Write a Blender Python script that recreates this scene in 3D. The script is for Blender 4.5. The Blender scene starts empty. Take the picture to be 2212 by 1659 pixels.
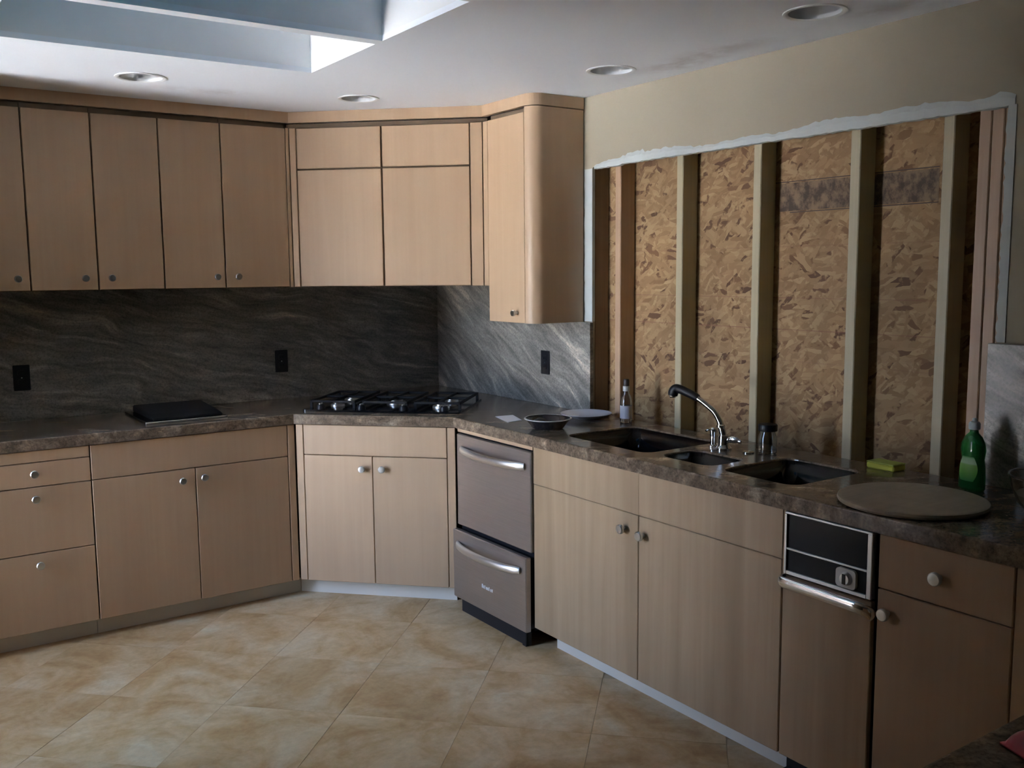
import bpy, bmesh, math, random
from mathutils import Matrix, Vector, geometry
random.seed(7)
SC = bpy.context.scene
COL = SC.collection

# ------------------------------------------------------------------ camera
CAMP = Vector((-2.8742, -4.9544, 1.5885)); YAW, PITCH, ROLL, FPX = 0.6021, -0.1174, -0.0092, 2046.68
f = Vector((math.sin(YAW)*math.cos(PITCH), math.cos(YAW)*math.cos(PITCH), math.sin(PITCH)))
r = Vector((math.cos(YAW), -math.sin(YAW), 0)); u = r.cross(f)
r2 = r*math.cos(ROLL)+u*math.sin(ROLL); u2 = -r*math.sin(ROLL)+u*math.cos(ROLL)
cam = bpy.data.cameras.new('camera'); cam.sensor_width = 36; cam.lens = 36*FPX/2212
cam.clip_start = 0.05
camo = bpy.data.objects.new('camera', cam); COL.objects.link(camo)
camo.matrix_world = Matrix(((r2.x, u2.x, -f.x, CAMP.x), (r2.y, u2.y, -f.y, CAMP.y), (r2.z, u2.z, -f.z, CAMP.z), (0, 0, 0, 1)))
SC.camera = camo

# ------------------------------------------------------------------ sky, daylight, exposure
SKY_STRENGTH, SUN_STRENGTH, EXPOSURE =  0.64, 7.0, 4.1
SUN_EL = 68
w = bpy.data.worlds.new('sky'); SC.world = w; w.use_nodes = True
nt = w.node_tree; nt.nodes.clear()
sky = nt.nodes.new('ShaderNodeTexSky'); sky.sky_type = 'NISHITA'; sky.sun_disc = False
sky.sun_elevation = math.radians(SUN_EL); sky.sun_rotation = math.radians(80); sky.dust_density = 5.0; sky.air_density = 0.6; sky.ozone_density = 0.4
bg = nt.nodes.new('ShaderNodeBackground'); bg.inputs['Strength'].default_value = SKY_STRENGTH
out = nt.nodes.new('ShaderNodeOutputWorld')
nt.links.new(sky.outputs[0], bg.inputs['Color']); nt.links.new(bg.outputs[0], out.inputs['Surface'])
sun = bpy.data.lights.new('sun', 'SUN'); sun.energy = SUN_STRENGTH; sun.angle = math.radians(1.0); sun.color = (1.0, .98, .95)
suno = bpy.data.objects.new('sun', sun); COL.objects.link(suno)
suno.rotation_euler = Vector((-math.cos(math.radians(SUN_EL)), -.01, -math.sin(math.radians(SUN_EL)))).to_track_quat('-Z', 'Y').to_euler()
SC.view_settings.view_transform = 'Standard'; SC.view_settings.look = 'None'
SC.view_settings.gamma = 1.0; SC.view_settings.use_curve_mapping = False
SC.view_settings.exposure = EXPOSURE
cy = SC.cycles
cy.use_denoising = True; cy.max_bounces = 10; cy.diffuse_bounces = 7; cy.glossy_bounces = 4
cy.transparent_max_bounces = 12; cy.transmission_bounces = 8; cy.sample_clamp_indirect = 6.0
cy.caustics_reflective = False; cy.caustics_refractive = False

# room numbers (metres): back wall y=0, right wall x=0
XL, YF, ZC = -3.60, -8.0, 2.396
WIN = [  # window openings: (wall, a0, a1, z0, z1)
    ('left', -1.72, -0.50, 0.06, 2.36)]
WELLS = [(-2.46, -1.295, -1.82, -1.245), (-2.46, -1.295, -2.45, -1.875)]
WELL_H = 0.62
BLOCKER_N, BLOCKER_S, BLOCKER_SY = 2.2, 5.0, -1.95  # lengths and position of the light-blocking walls added outside the window

def portal(name, loc, rot, sx, sy):
    l = bpy.data.lights.new(name, 'AREA'); l.shape = 'RECTANGLE'; l.size = sx; l.size_y = sy
    l.cycles.is_portal = True
    o = bpy.data.objects.new(name, l); COL.objects.link(o); o.location = loc; o.rotation_euler = rot
H = math.pi/2
a0, a1, z0, z1 = WIN[0][1:]
portal('daylight', (XL-0.13, (a0+a1)/2, (z0+z1)/2), (H, 0, -H), a1-a0, z1-z0)
for x0, x1, y0, y1 in WELLS:
    portal('daylight', ((x0+x1)/2, (y0+y1)/2, ZC+WELL_H+0.02), (0, 0, 0), x1-x0, y1-y0)

# ------------------------------------------------------------------ materials
def nodes(name):
    m = bpy.data.materials.new(name); m.use_nodes = True
    n = m.node_tree; b = n.nodes['Principled BSDF']
    return m, n, b
def plain(name, col, rough=.5, metal=0., spec=.5, coat=0.):
    m, n, b = nodes(name)
    b.inputs['Base Color'].default_value = (*col, 1); b.inputs['Roughness'].default_value = rough
    b.inputs['Metallic'].default_value = metal; b.inputs['Specular IOR Level'].default_value = spec
    b.inputs['Coat Weight'].default_value = coat
    return m
def coords(n, scale=(1, 1, 1), rot=(0, 0, 0), loc=(0, 0, 0)):
    """world position, so pieces cut from one board or slab keep one pattern"""
    g = n.nodes.new('ShaderNodeNewGeometry'); mp = n.nodes.new('ShaderNodeMapping')
    mp.inputs['Scale'].default_value = scale; mp.inputs['Rotation'].default_value = rot; mp.inputs['Location'].default_value = loc
    n.links.new(g.outputs['Position'], mp.inputs['Vector']); return mp.outputs[0]
def turned(n, rot, scale, loc=(0, 0, 0)):
    """world position turned first and stretched afterwards"""
    v = coords(n, (1, 1, 1), tuple(math.radians(a) for a in rot)); mp = n.nodes.new('ShaderNodeMapping')
    mp.inputs['Scale'].default_value = scale; mp.inputs['Location'].default_value = loc
    n.links.new(v, mp.inputs['Vector']); return mp.outputs[0]
def noise(n, vec, scale=1., detail=4., rough=.55, dist=0.):
    t = n.nodes.new('ShaderNodeTexNoise'); t.inputs['Scale'].default_value = scale; t.inputs['Detail'].default_value = detail
    t.inputs['Roughness'].default_value = rough; t.inputs['Distortion'].default_value = dist
    n.links.new(vec, t.inputs['Vector']); return t.outputs['Fac']
def ramp(n, fac, stops):
    rp = n.nodes.new('ShaderNodeValToRGB'); e = rp.color_ramp.elements
    while len(e) < len(stops): e.new(.5)
    for el, (p, c) in zip(e, stops):
        el.position = p; el.color = (*c, 1) if len(c) == 3 else c
    n.links.new(fac, rp.inputs[0]); return rp.outputs['Color']
def math_(n, op, a, b=None, clamp=False):
    t = n.nodes.new('ShaderNodeMath'); t.operation = op; t.use_clamp = clamp
    for i, v in enumerate((a, b)):
        if v is None: continue
        if isinstance(v, (int, float)): t.inputs[i].default_value = v
        else: n.links.new(v, t.inputs[i])
    return t.outputs[0]
def mix(n, fac, a, b, mode='MIX'):
    t = n.nodes.new('ShaderNodeMix'); t.data_type = 'RGBA'; t.blend_type = mode
    for i, v in ((0, fac), (6, a), (7, b)):
        if isinstance(v, (int, float)): t.inputs[i].default_value = v
        elif isinstance(v, tuple): t.inputs[i].default_value = (*v, 1)
        else: n.links.new(v, t.inputs[i])
    return t.outputs[2]
def bump(n, b, height, strength=.2, dist=.002):
    bp = n.nodes.new('ShaderNodeBump'); bp.inputs['Strength'].default_value = strength; bp.inputs['Distance'].default_value = dist
    n.links.new(height, bp.inputs['Height']); n.links.new(bp.outputs[0], b.inputs['Normal'])
def gauss(n, cx, cy, rx, ry):
    """soft elliptical mask in world x,y"""
    g = n.nodes.new('ShaderNodeNewGeometry'); s = n.nodes.new('ShaderNodeSeparateXYZ'); n.links.new(g.outputs['Position'], s.inputs[0])
    dx = math_(n, 'DIVIDE', math_(n, 'SUBTRACT', s.outputs[0], cx), rx); dy = math_(n, 'DIVIDE', math_(n, 'SUBTRACT', s.outputs[1], cy), ry)
    d = math_(n, 'ADD', math_(n, 'MULTIPLY', dx, dx), math_(n, 'MULTIPLY', dy, dy))
    return math_(n, 'POWER', 2.718, math_(n, 'MULTIPLY', d, -1.0))

def wood(name, c1, c2, c3, streak=.5, grain=(38, 38, 1.3)):
    m, n, b = nodes(name)
    v = coords(n, grain); f1 = noise(n, v, 1.0, 5, .6, .4)
    v2 = coords(n, (5, 5, .45)); f2 = noise(n, v2, 1.0, 3, .5, .3)
    col = ramp(n, f1, [(.25, c1), (.75, c2)])
    k = math_(n, 'MULTIPLY', ramp(n, f2, [(.45, (0, 0, 0)), (.75, (1, 1, 1))]), streak)
    col = mix(n, k, col, c3)
    oi = n.nodes.new('ShaderNodeObjectInfo')
    hs = n.nodes.new('ShaderNodeHueSaturation'); n.links.new(col, hs.inputs['Color'])
    n.links.new(math_(n, 'ADD', math_(n, 'MULTIPLY', oi.outputs['Random'], .10), .95), hs.inputs['Value'])
    n.links.new(hs.outputs[0], b.inputs['Base Color']); b.inputs['Roughness'].default_value = .42
    bump(n, b, f1, .05, .001)
    return m
M = {}
M['maple'] = wood('maple_veneer', (.44, .300, .188), (.475, .330, .210), (.38, .25, .15), .30)
M['maple_streaky'] = wood('streaky_maple_veneer', (.405, .280, .168), (.485, .350, .222), (.29, .19, .105), .7, (26, 26, 1.1))
M['inside'] = plain('cabinet_interior', (.16, .11, .07), .7)
M['kick'] = plain('toe_kick_laminate', (.64, .61, .55), .5)
M['nickel'] = plain('brushed_nickel', (.62, .63, .64), .28, 1.)
M['chrome'] = plain('chrome', (.78, .79, .80), .10, 1.)
M['black_plastic'] = plain('black_plastic', (.009, .009, .012), .42, 0, .35)
M['black_gloss'] = plain('black_glass', (.006, .006, .008), .10)
M['dark_panel'] = plain('dark_control_panel', (.006, .006, .010), .35, 0, .22)
M['black_iron'] = plain('black_cast_iron', (.012, .012, .013), .6, 0, .3)
M['sink'] = plain('black_sink_composite', (.004, .004, .005), .14, 0, .3)
M['white_plastic'] = plain('white_plastic', (.78, .80, .82), .35)
M['reflector'] = plain('satin_reflector', (.80, .80, .81), .28, .9)
M['paper'] = plain('paper', (.80, .83, .88), .8)
M['gypsum'] = plain('gypsum_edge', (.50, .535, .53), .85)

def steel(name, base, rough):
    m, n, b = nodes(name)
    v = coords(n, (6, 6, 260)); f1 = noise(n, v, 1, 2, .5)
    b.inputs['Metallic'].default_value = 1.
    n.links.new(ramp(n, f1, [(.3, tuple(x*.9 for x in base)), (.7, base)]), b.inputs['Base Color'])
    n.links.new(math_(n, 'ADD', math_(n, 'MULTIPLY', f1, .12), rough-.06), b.inputs['Roughness'])
    return m
M['steel'] = steel('stainless_steel', (.50, .455, .43), .38)
M['steel_bright'] = steel('polished_stainless_steel', (.80, .78, .76), .32)

def granite(name, tone, rough, brown, rot=(0, 0, 0), stretch=(1.2, 1.2, 9.0), shade=1.0):
    m, n, b = nodes(name)
    # long drifting veins that run along one direction of the slab, plus crystal speckle
    def warped(scale, amt):
        warp = noise(n, turned(n, rot, (1.1, 1.1, 2.2)), 1., 3, .55)
        wv = n.nodes.new('ShaderNodeCombineXYZ'); n.links.new(math_(n, 'MULTIPLY', warp, amt), wv.inputs[2]); n.links.new(math_(n, 'MULTIPLY', warp, amt*.3), wv.inputs[0])
        ad = n.nodes.new('ShaderNodeVectorMath'); ad.operation = 'ADD'
        n.links.new(turned(n, rot, scale), ad.inputs[0]); n.links.new(wv.outputs[0], ad.inputs[1]); return ad.outputs[0]
    vein = noise(n, warped(stretch, 3.2), 1.0, 7, .60, .25)
    fine = noise(n, warped(tuple(x*3.6 for x in stretch), 8.0), 1.0, 6, .68, .2)
    sp = noise(n, coords(n, (120, 120, 120)), 1., 3, .7)
    big = noise(n, coords(n, (1.3, 1.3, 2.0)), 1., 3, .5)
    d, g, l = tone
    c = ramp(n, vein, [(.30, d), (.42, g), (.50, tuple(x*.6+y*.4 for x, y in zip(d, g))), (.57, g), (.65, l), (.74, g)])
    c = mix(n, math_(n, 'MULTIPLY', big, .55), c, brown)
    c = mix(n, 1., c, ramp(n, fine, [(.32, (.50, .50, .52)), (.47, (.92, .92, .92)), (.56, (1.05, 1.05, 1.05)), (.68, (1.65, 1.55, 1.45))]), 'MULTIPLY')
    c = mix(n, 1., c, ramp(n, sp, [(.34, (.62, .62, .62)), (.5, (1, 1, 1)), (.72, (1.25, 1.22, 1.2))]), 'MULTIPLY')
    n.links.new(c, b.inputs['Base Color']); b.inputs['Roughness'].default_value = rough
    return m
GT = ((.095, .102, .100), (.27, .265, .245), (.58, .52, .45))
M['granite'] = granite('granite_slab', GT, .28, (.23, .195, .145), (0, -13, 0))
M['granite_right'] = granite('granite_slab_diagonal', GT, .28, (.24, .205, .165), (-30, 0, 0))
M['granite_top'] = granite('granite_worktop', ((.080, .060, .044), (.215, .165, .12), (.47, .385, .29)), .17, (.18, .13, .085), (0, 0, 35), (3.4, 7.0, 7.0))

def wall_paint(name, col, rough=.75):
    m, n, b = nodes(name)
    f1 = noise(n, coords(n, (90, 90, 90)), 1, 3)
    f2 = noise(n, coords(n, (1.3, 1.3, 1.3)), 1, 2)
    c = ramp(n, f2, [(.3, tuple(x*.96 for x in col)), (.7, col)])
    n.links.new(c, b.inputs['Base Color']); b.inputs['Roughness'].default_value = rough
    bump(n, b, f1, .12, .001); return m
M['beige'] = wall_paint('beige_wall_paint', (.36, .315, .235))
M['white_paint'] = wall_paint('white_paint', (.80, .81, .82))
M['frame'] = plain('white_window_frame', (.75, .75, .74), .4)
def ceiling_mat():
    m, n, b = nodes('ceiling_paint')
    f1 = noise(n, coords(n, (60, 60, 60)), 1, 3)
    st = noise(n, coords(n, (7, 5, 5)), 1, 5, .65)
    tot = None
    for cx, cy_, rx, ry, k in [(-.17, -2.30, .07, .34, .55), (-.10, -2.15, .05, .14, .4), (-.15, -3.12, .07, .14, .55), (-1.65, -.62, .30, .07, .25), (-1.45, -.66, .10, .05, .3)]:
        g = math_(n, 'MULTIPLY', gauss(n, cx, cy_, rx, ry), k)
        tot = g if tot is None else math_(n, 'ADD', tot, g)
    fac = math_(n, 'MULTIPLY', tot, ramp(n, st, [(.35, (0, 0, 0)), (.6, (1, 1, 1))]), True)
    c = mix(n, fac, (.84, .875, .93), (.44, .39, .38))
    n.links.new(c, b.inputs['Base Color']); b.inputs['Roughness'].default_value = .8
    bump(n, b, f1, .1, .001); return m
M['ceiling'] = ceiling_mat()

def osb_mat():
    m, n, b = nodes('strand_board')
    def flakes(ang, seed):
        v = turned(n, (ang, 0, 0), (1, 15, 60), (seed, seed*3.1, seed*1.7))
        wv = noise(n, coords(n, (4, 11, 11), (0, 0, 0), (seed, 0, 0)), 1, 3)
        c = n.nodes.new('ShaderNodeCombineXYZ'); n.links.new(math_(n, 'MULTIPLY', wv, 2.6), c.inputs[2]); n.links.new(math_(n, 'MULTIPLY', wv, 1.0), c.inputs[1])
        ad = n.nodes.new('ShaderNodeVectorMath'); ad.operation = 'ADD'; n.links.new(v, ad.inputs[0]); n.links.new(c.outputs[0], ad.inputs[1])
        t = n.nodes.new('ShaderNodeTexVoronoi'); t.inputs['Scale'].default_value = 1.0; n.links.new(ad.outputs[0], t.inputs['Vector'])
        s = n.nodes.new('ShaderNodeSeparateColor'); n.links.new(t.outputs['Color'], s.inputs[0])
        return s.outputs[0], t.outputs['Distance']
    fa, da = flakes(8, 0.); fb, db = flakes(47, 5.); fc, dc = flakes(-33, 9.)
    sel = noise(n, coords(n, (6, 15, 17)), 1, 3)
    stops = [(0., (.10, .045, .018)), (.055, (.16, .08, .033)), (.12, (.255, .152, .068)), (.45, (.31, .19, .088)), (.70, (.35, .225, .108)), (1., (.42, .29, .15))]
    ca, cb, cc = ramp(n, fa, stops), ramp(n, fb, stops), ramp(n, fc, stops)
    c = mix(n, ramp(n, sel, [(.44, (0, 0, 0)), (.50, (1, 1, 1))]), ca, cb)
    c = mix(n, ramp(n, sel, [(.55, (0, 0, 0)), (.60, (1, 1, 1))]), c, cc)
    big = noise(n, coords(n, (1, 2.2, 2.2)), 1, 2)
    c = mix(n, 1., c, ramp(n, big, [(.3, (.84, .82, .80)), (.7, (1.08, 1.04, 1.0))]), 'MULTIPLY')
    g = n.nodes.new('ShaderNodeNewGeometry'); s = n.nodes.new('ShaderNodeSeparateXYZ'); n.links.new(g.outputs['Position'], s.inputs[0])
    br = noise(n, coords(n, (1, 14, 3)), 1, 2)
    for z, k in [(1.480, .45), (1.357, .55), (1.678, .25), (1.235, .2)]:   # printed nailing lines
        d = math_(n, 'ABSOLUTE', math_(n, 'SUBTRACT', s.outputs[2], z))
        on = math_(n, 'MULTIPLY', math_(n, 'LESS_THAN', d, .0022), math_(n, 'MULTIPLY', br, k*1.7), True)
        c = mix(n, on, c, (.20, .075, .05))
    n.links.new(c, b.inputs['Base Color']); b.inputs['Roughness'].default_value = .72
    bump(n, b, math_(n, 'ADD', fa, fb), .25, .001); return m
M['osb'] = osb_mat()
def ink_mat():
    m, n, b = nodes('smudged_black_print')
    a = noise(n, coords(n, (1, 26, 20)), 1, 4, .7)
    c = ramp(n, a, [(.40, (.075, .05, .036)), (.60, (.235, .155, .09))])
    n.links.new(c, b.inputs['Base Color']); b.inputs['Roughness'].default_value = .75; return m
M['ink'] = ink_mat()
M['ink_line'] = plain('printed_line', (.09, .06, .045), .7)
M['stud'] = wood('pine_stud', (.43, .375, .245), (.49, .435, .30), (.35, .285, .165), .5, (60, 60, 2))
M['stud_red'] = wood('reddish_pine_stud', (.42, .27, .175), (.49, .335, .225), (.32, .20, .12), .5, (60, 60, 2))
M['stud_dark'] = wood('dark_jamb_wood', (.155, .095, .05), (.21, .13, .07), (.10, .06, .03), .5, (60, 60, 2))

def tile_mat():
    m, n, b = nodes('mottled_stone_tile')
    oi = n.nodes.new('ShaderNodeObjectInfo')
    g = n.nodes.new('ShaderNodeNewGeometry')
    off = n.nodes.new('ShaderNodeVectorMath'); off.operation = 'SCALE'; off.inputs['Scale'].default_value = 40.
    cx = n.nodes.new('ShaderNodeCombineXYZ'); n.links.new(oi.outputs['Random'], cx.inputs[0]); n.links.new(math_(n, 'MULTIPLY', oi.outputs['Random'], 3.7), cx.inputs[1])
    n.links.new(cx.outputs[0], off.inputs[0])
    ad = n.nodes.new('ShaderNodeVectorMath'); ad.operation = 'ADD'; n.links.new(g.outputs['Position'], ad.inputs[0]); n.links.new(off.outputs[0], ad.inputs[1])
    v = ad.outputs[0]
    a = noise(n, v, 3.2, 6, .62, .9); c2 = noise(n, v, 7.5, 5, .65, .5); fine = noise(n, v, 34., 4, .7)
    c = ramp(n, a, [(.26, (.37, .215, .085)), (.42, (.52, .345, .170)), (.52, (.60, .43, .25)), (.62, (.66, .51, .33)), (.75, (.69, .60, .44))])
    k = ramp(n, c2, [(.32, (.84, .77, .66)), (.5, (1, 1, 1)), (.68, (1.04, 1.05, 1.06))])
    c = mix(n, 1., c, k, 'MULTIPLY')
    k2 = ramp(n, fine, [(.3, (.88, .86, .84)), (.7, (1.07, 1.07, 1.07))])
    c = mix(n, 1., c, k2, 'MULTIPLY')
    hs = n.nodes.new('ShaderNodeHueSaturation'); n.links.new(c, hs.inputs['Color'])
    n.links.new(math_(n, 'ADD', math_(n, 'MULTIPLY', oi.outputs['Random'], .14), .93), hs.inputs['Value'])
    n.links.new(hs.outputs[0], b.inputs['Base Color']); b.inputs['Roughness'].default_value = .48
    bump(n, b, c2, .08, .002); return m
M['tile'] = tile_mat()
M['grout'] = plain('grout', (.48, .37, .24), .9)
M['outdoor'] = plain('pale_paving', (.62, .64, .66), .9)

def thin_glass(name, tint):
    m = bpy.data.materials.new(name); m.use_nodes = True; n = m.node_tree; n.nodes.clear()
    o = n.nodes.new('ShaderNodeOutputMaterial'); t = n.nodes.new('ShaderNodeBsdfTransparent'); t.inputs[0].default_value = (*tint, 1)
    g = n.nodes.new('ShaderNodeBsdfGlossy'); g.inputs['Roughness'].default_value = .02
    fr = n.nodes.new('ShaderNodeFresnel'); fr.inputs[0].default_value = 1.45; mx = n.nodes.new('ShaderNodeMixShader')
    n.links.new(fr.outputs[0], mx.inputs[0]); n.links.new(t.outputs[0], mx.inputs[1]); n.links.new(g.outputs[0], mx.inputs[2]); n.links.new(mx.outputs[0], o.inputs[0])
    return m
M['pane'] = thin_glass('window_glass', (.93, .95, .95)); M['pane_tinted'] = thin_glass('tinted_skylight_glass', (.072, .152, .180))
def glass(name, col, rough=.03, ior=1.45):
    m, n, b = nodes(name)
    b.inputs['Base Color'].default_value = (*col, 1); b.inputs['Transmission Weight'].default_value = 1.
    b.inputs['Roughness'].default_value = rough; b.inputs['IOR'].default_value = ior
    return m

# ------------------------------------------------------------------ mesh helpers
def box(bm, x0, x1, y0, y1, z0, z1, bev=0., F=None):
    vs = [bm.verts.new((x, y, z)) for x in (x0, x1) for y in (y0, y1) for z in (z0, z1)]
    fs = [bm.faces.new([vs[i] for i in q]) for q in ((0, 1, 3, 2), (4, 6, 7, 5), (0, 4, 5, 1), (2, 3, 7, 6), (0, 2, 6, 4), (1, 5, 7, 3))]
    if bev > 0:
        es = list({e for fc in fs for e in fc.edges})
        rs = bmesh.ops.bevel(bm, geom=es, offset=bev, segments=1, affect='EDGES', profile=.5)
        vs = list({v for v in rs['verts']} | {v for v in vs if v.is_valid})
    if F is not None:
        for v in vs: v.co = F @ v.co
    return vs
def prism(bm, pts, z0, z1, holes=(), F=None, bev=0.):
    """polygon (with holes) extruded from z0 to z1"""
    loops = [[Vector((p[0], p[1], 0)) for p in pts]] + [[Vector((p[0], p[1], 0)) for p in h] for h in holes]
    flat = [v for l in loops for v in l]
    tris = geometry.tessellate_polygon(loops)
    lo = [bm.verts.new((v.x, v.y, z0)) for v in flat]; hi = [bm.verts.new((v.x, v.y, z1)) for v in flat]
    for t in tris:
        a, b_, c = (flat[i] for i in t)
        if (b_-a).cross(c-a).z < 0: t = t[::-1]
        try: bm.faces.new([hi[i] for i in t]); bm.faces.new([lo[i] for i in t[::-1]])
        except ValueError: pass
    k = 0
    for l in loops:
        for i in range(len(l)):
            j = (i+1) % len(l)
            try: bm.faces.new([lo[k+i], lo[k+j], hi[k+j], hi[k+i]])
            except ValueError: pass
        k += len(l)
    bmesh.ops.recalc_face_normals(bm, faces=bm.faces)
    if F is not None:
        for v in lo+hi: v.co = F @ v.co
def lathe(bm, prof, seg=32, F=None, sharp=35):
    """prof: list of (radius, z); closed where radius is 0"""
    rings = []
    allv = []
    for rr, z in prof:
        if rr < 1e-6: ring = [bm.verts.new((0, 0, z))]
        else: ring = [bm.verts.new((rr*math.cos(2*math.pi*i/seg), rr*math.sin(2*math.pi*i/seg), z)) for i in range(seg)]
        rings.append(ring); allv += ring
    fs = []
    for a, b_ in zip(rings, rings[1:]):
        for i in range(seg):
            j = (i+1) % seg
            if len(a) == 1 and len(b_) == 1: continue
            if len(a) == 1: fs.append(bm.faces.new([a[0], b_[j], b_[i]]))
            elif len(b_) == 1: fs.append(bm.faces.new([a[i], a[j], b_[0]]))
            else: fs.append(bm.faces.new([a[i], a[j], b_[j], b_[i]]))
    bmesh.ops.recalc_face_normals(bm, faces=fs)
    for fc in fs: fc.smooth = True
    for e in {e for fc in fs for e in fc.edges}:
        if len(e.link_faces) == 2 and e.calc_face_angle(0) > math.radians(sharp): e.smooth = False
    if F is not None:
        for v in allv: v.co = F @ v.co
    return allv
def tube(bm, path, rad, seg=16, sy=1., up=None):
    """round (or flattened, sy) tube along a path; rad may be a list"""
    path = [Vector(p) for p in path]; n_ = len(path)
    rads = rad if isinstance(rad, (list, tuple)) else [rad]*n_
    rings = []; prev = None
    for i, p in enumerate(path):
        d = (path[min(i+1, n_-1)]-path[max(i-1, 0)]).normalized()
        a = up if up is not None else (prev if prev is not None else (Vector((0, 0, 1)) if abs(d.z) < .9 else Vector((1, 0, 0))))
        a = Vector(a); a = (a-d*a.dot(d)).normalized(); b_ = d.cross(a); prev = a
        rings.append([bm.verts.new(p+a*rads[i]*math.cos(2*math.pi*k/seg)+b_*rads[i]*sy*math.sin(2*math.pi*k/seg)) for k in range(seg)])
    fs = []
    for a, b_ in zip(rings, rings[1:]):
        for k in range(seg):
            j = (k+1) % seg; fs.append(bm.faces.new([a[k], a[j], b_[j], b_[k]]))
    caps = [bm.faces.new(rings[0][::-1]), bm.faces.new(rings[-1])]
    bmesh.ops.recalc_face_normals(bm, faces=fs+caps)
    for fc in fs: fc.smooth = True
    for c in caps:
        for e in c.edges: e.smooth = False
def spline(pts, n_=8):
    """Catmull-Rom through pts"""
    P = [Vector(p) for p in pts]; P = [2*P[0]-P[1]]+P+[2*P[-1]-P[-2]]; o = []
    for i in range(1, len(P)-2):
        for k in range(n_):
            t = k/n_; a, b_, c, d = P[i-1:i+3]
            o.append(.5*((2*b_)+(c-a)*t+(2*a-5*b_+4*c-d)*t*t+(3*b_-a-3*c+d)*t**3))
    o.append(P[-2]); return o
def rrect(x0, x1, y0, y1, rad, seg=5):
    o = []
    for cx, cy_, a in ((x1-rad, y1-rad, 0), (x0+rad, y1-rad, 90), (x0+rad, y0+rad, 180), (x1-rad, y0+rad, 270)):
        for k in range(seg+1):
            t = math.radians(a+90*k/seg); o.append((cx+rad*math.cos(t), cy_+rad*math.sin(t)))
    return o
def obj(name, bm, mat, parent=None, label=None, kind=None):
    me = bpy.data.meshes.new(name); bm.normal_update(); 
    if parent is not None:
        L = parent.get('_base')
        if L is not None: bmesh.ops.translate(bm, verts=bm.verts, vec=-Vector(L))
    bm.to_mesh(me); bm.free()
    if mat is not None: me.materials.append(M[mat] if isinstance(mat, str) else mat)
    o = bpy.data.objects.new(name, me); COL.objects.link(o)
    if parent is not None:
        o.parent = parent
        L = parent.get('_base')
        if L is not None: o['_base'] = list(L)
    if label: o['label'] = label
    if kind: o['kind'] = kind
    return o
def thing(name, label, cat, base, group=None):
    o = bpy.data.objects.new(name, None); COL.objects.link(o); o.empty_display_size = .05
    o.location = base; o['_base'] = list(base); o['label'] = label; o['category'] = cat
    if group: o['group'] = group
    return o
def tag(o, label, cat, group=None):
    o['label'] = label; o['category'] = cat
    if group: o['group'] = group
    return o
def struct(name, bm, mat, label, parent=None):
    o = obj(name, bm, mat, parent); 
    if parent is None: o['kind'] = 'structure'; o['label'] = label
    return o
def NB(): return bmesh.new()
def bxo(name, mat, parent, x0, x1, y0, y1, z0, z1, bev=0., F=None, label=None):
    bm = NB(); box(bm, x0, x1, y0, y1, z0, z1, bev, F); return obj(name, bm, mat, parent, label)
def frame(ox, oy, ang, oz=0.):
    return Matrix.Translation((ox, oy, oz)) @ Matrix.Rotation(math.radians(ang), 4, 'Z')

# ------------------------------------------------------------------ setting: floor with diagonal tiles
bm = NB(); box(bm, XL-.1, .2, YF-.1, .1, -.10, -.0025)
floor = struct('floor', bm, 'grout', 'tan mottled stone tile floor laid on the diagonal')
def clip(poly, axis, lim, keep_less):
    o = []
    for i in range(len(poly)):
        a, b_ = poly[i], poly[(i+1) % len(poly)]
        ia = (a[axis] <= lim) == keep_less; ib = (b_[axis] <= lim) == keep_less
        if ia: o.append(a)
        if ia != ib:
            t = (lim-a[axis])/(b_[axis]-a[axis]); o.append((a[0]+t*(b_[0]-a[0]), a[1]+t*(b_[1]-a[1])))
    return o
S = .6465/2; G = .0008
for i in range(-26, 25):
    for j in range(-30, 12):
        # lines x-y = .35 + .6465 i and x+y = -3.43 + .6465 j
        p0, q0 = .35+.6465*i, -3.43+.6465*j
        cxy = lambda p, q: ((p+q)/2, (q-p)/2)
        c = cxy(p0+S, q0+S)
        if not (-4.2 < c[0] < -.25 and -6.0 < c[1] < -.25): continue
        if c[0] > -.2 or c[1] > -.2: continue
        g2 = G*1.414
        poly = [cxy(p0+g2, q0+g2), cxy(p0+.6465-g2, q0+g2), cxy(p0+.6465-g2, q0+.6465-g2), cxy(p0+g2, q0+.6465-g2)]
        for ax, lim, kl in ((0, -.3, True), (0, XL, False), (1, -.3, True), (1, YF, False)):
            poly = clip(poly, ax, lim, kl)
            if len(poly) < 3: break
        if len(poly) < 3: continue
        if all((p[1] > -.5 or p[0] > -.5) for p in poly): continue      # wholly under the cabinets
        dz = random.uniform(-.0003, .0003)
        bm = NB(); top = [bm.verts.new((x, y, dz)) for x, y in poly]; cx_ = sum(p[0] for p in poly)/len(poly); cy__ = sum(p[1] for p in poly)/len(poly)
        lo = [bm.verts.new((x, y, -.0024)) for x, y in poly]
        fs = [bm.faces.new(top)]
        for k in range(len(poly)):
            l = (k+1) % len(poly); fs.append(bm.faces.new([lo[k], lo[l], top[l], top[k]]))
        bmesh.ops.recalc_face_normals(bm, faces=bm.faces)
        if fs[0].normal.z < 0: bmesh.ops.reverse_faces(bm, faces=bm.faces)
        obj('tile', bm, 'tile', floor)

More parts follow.
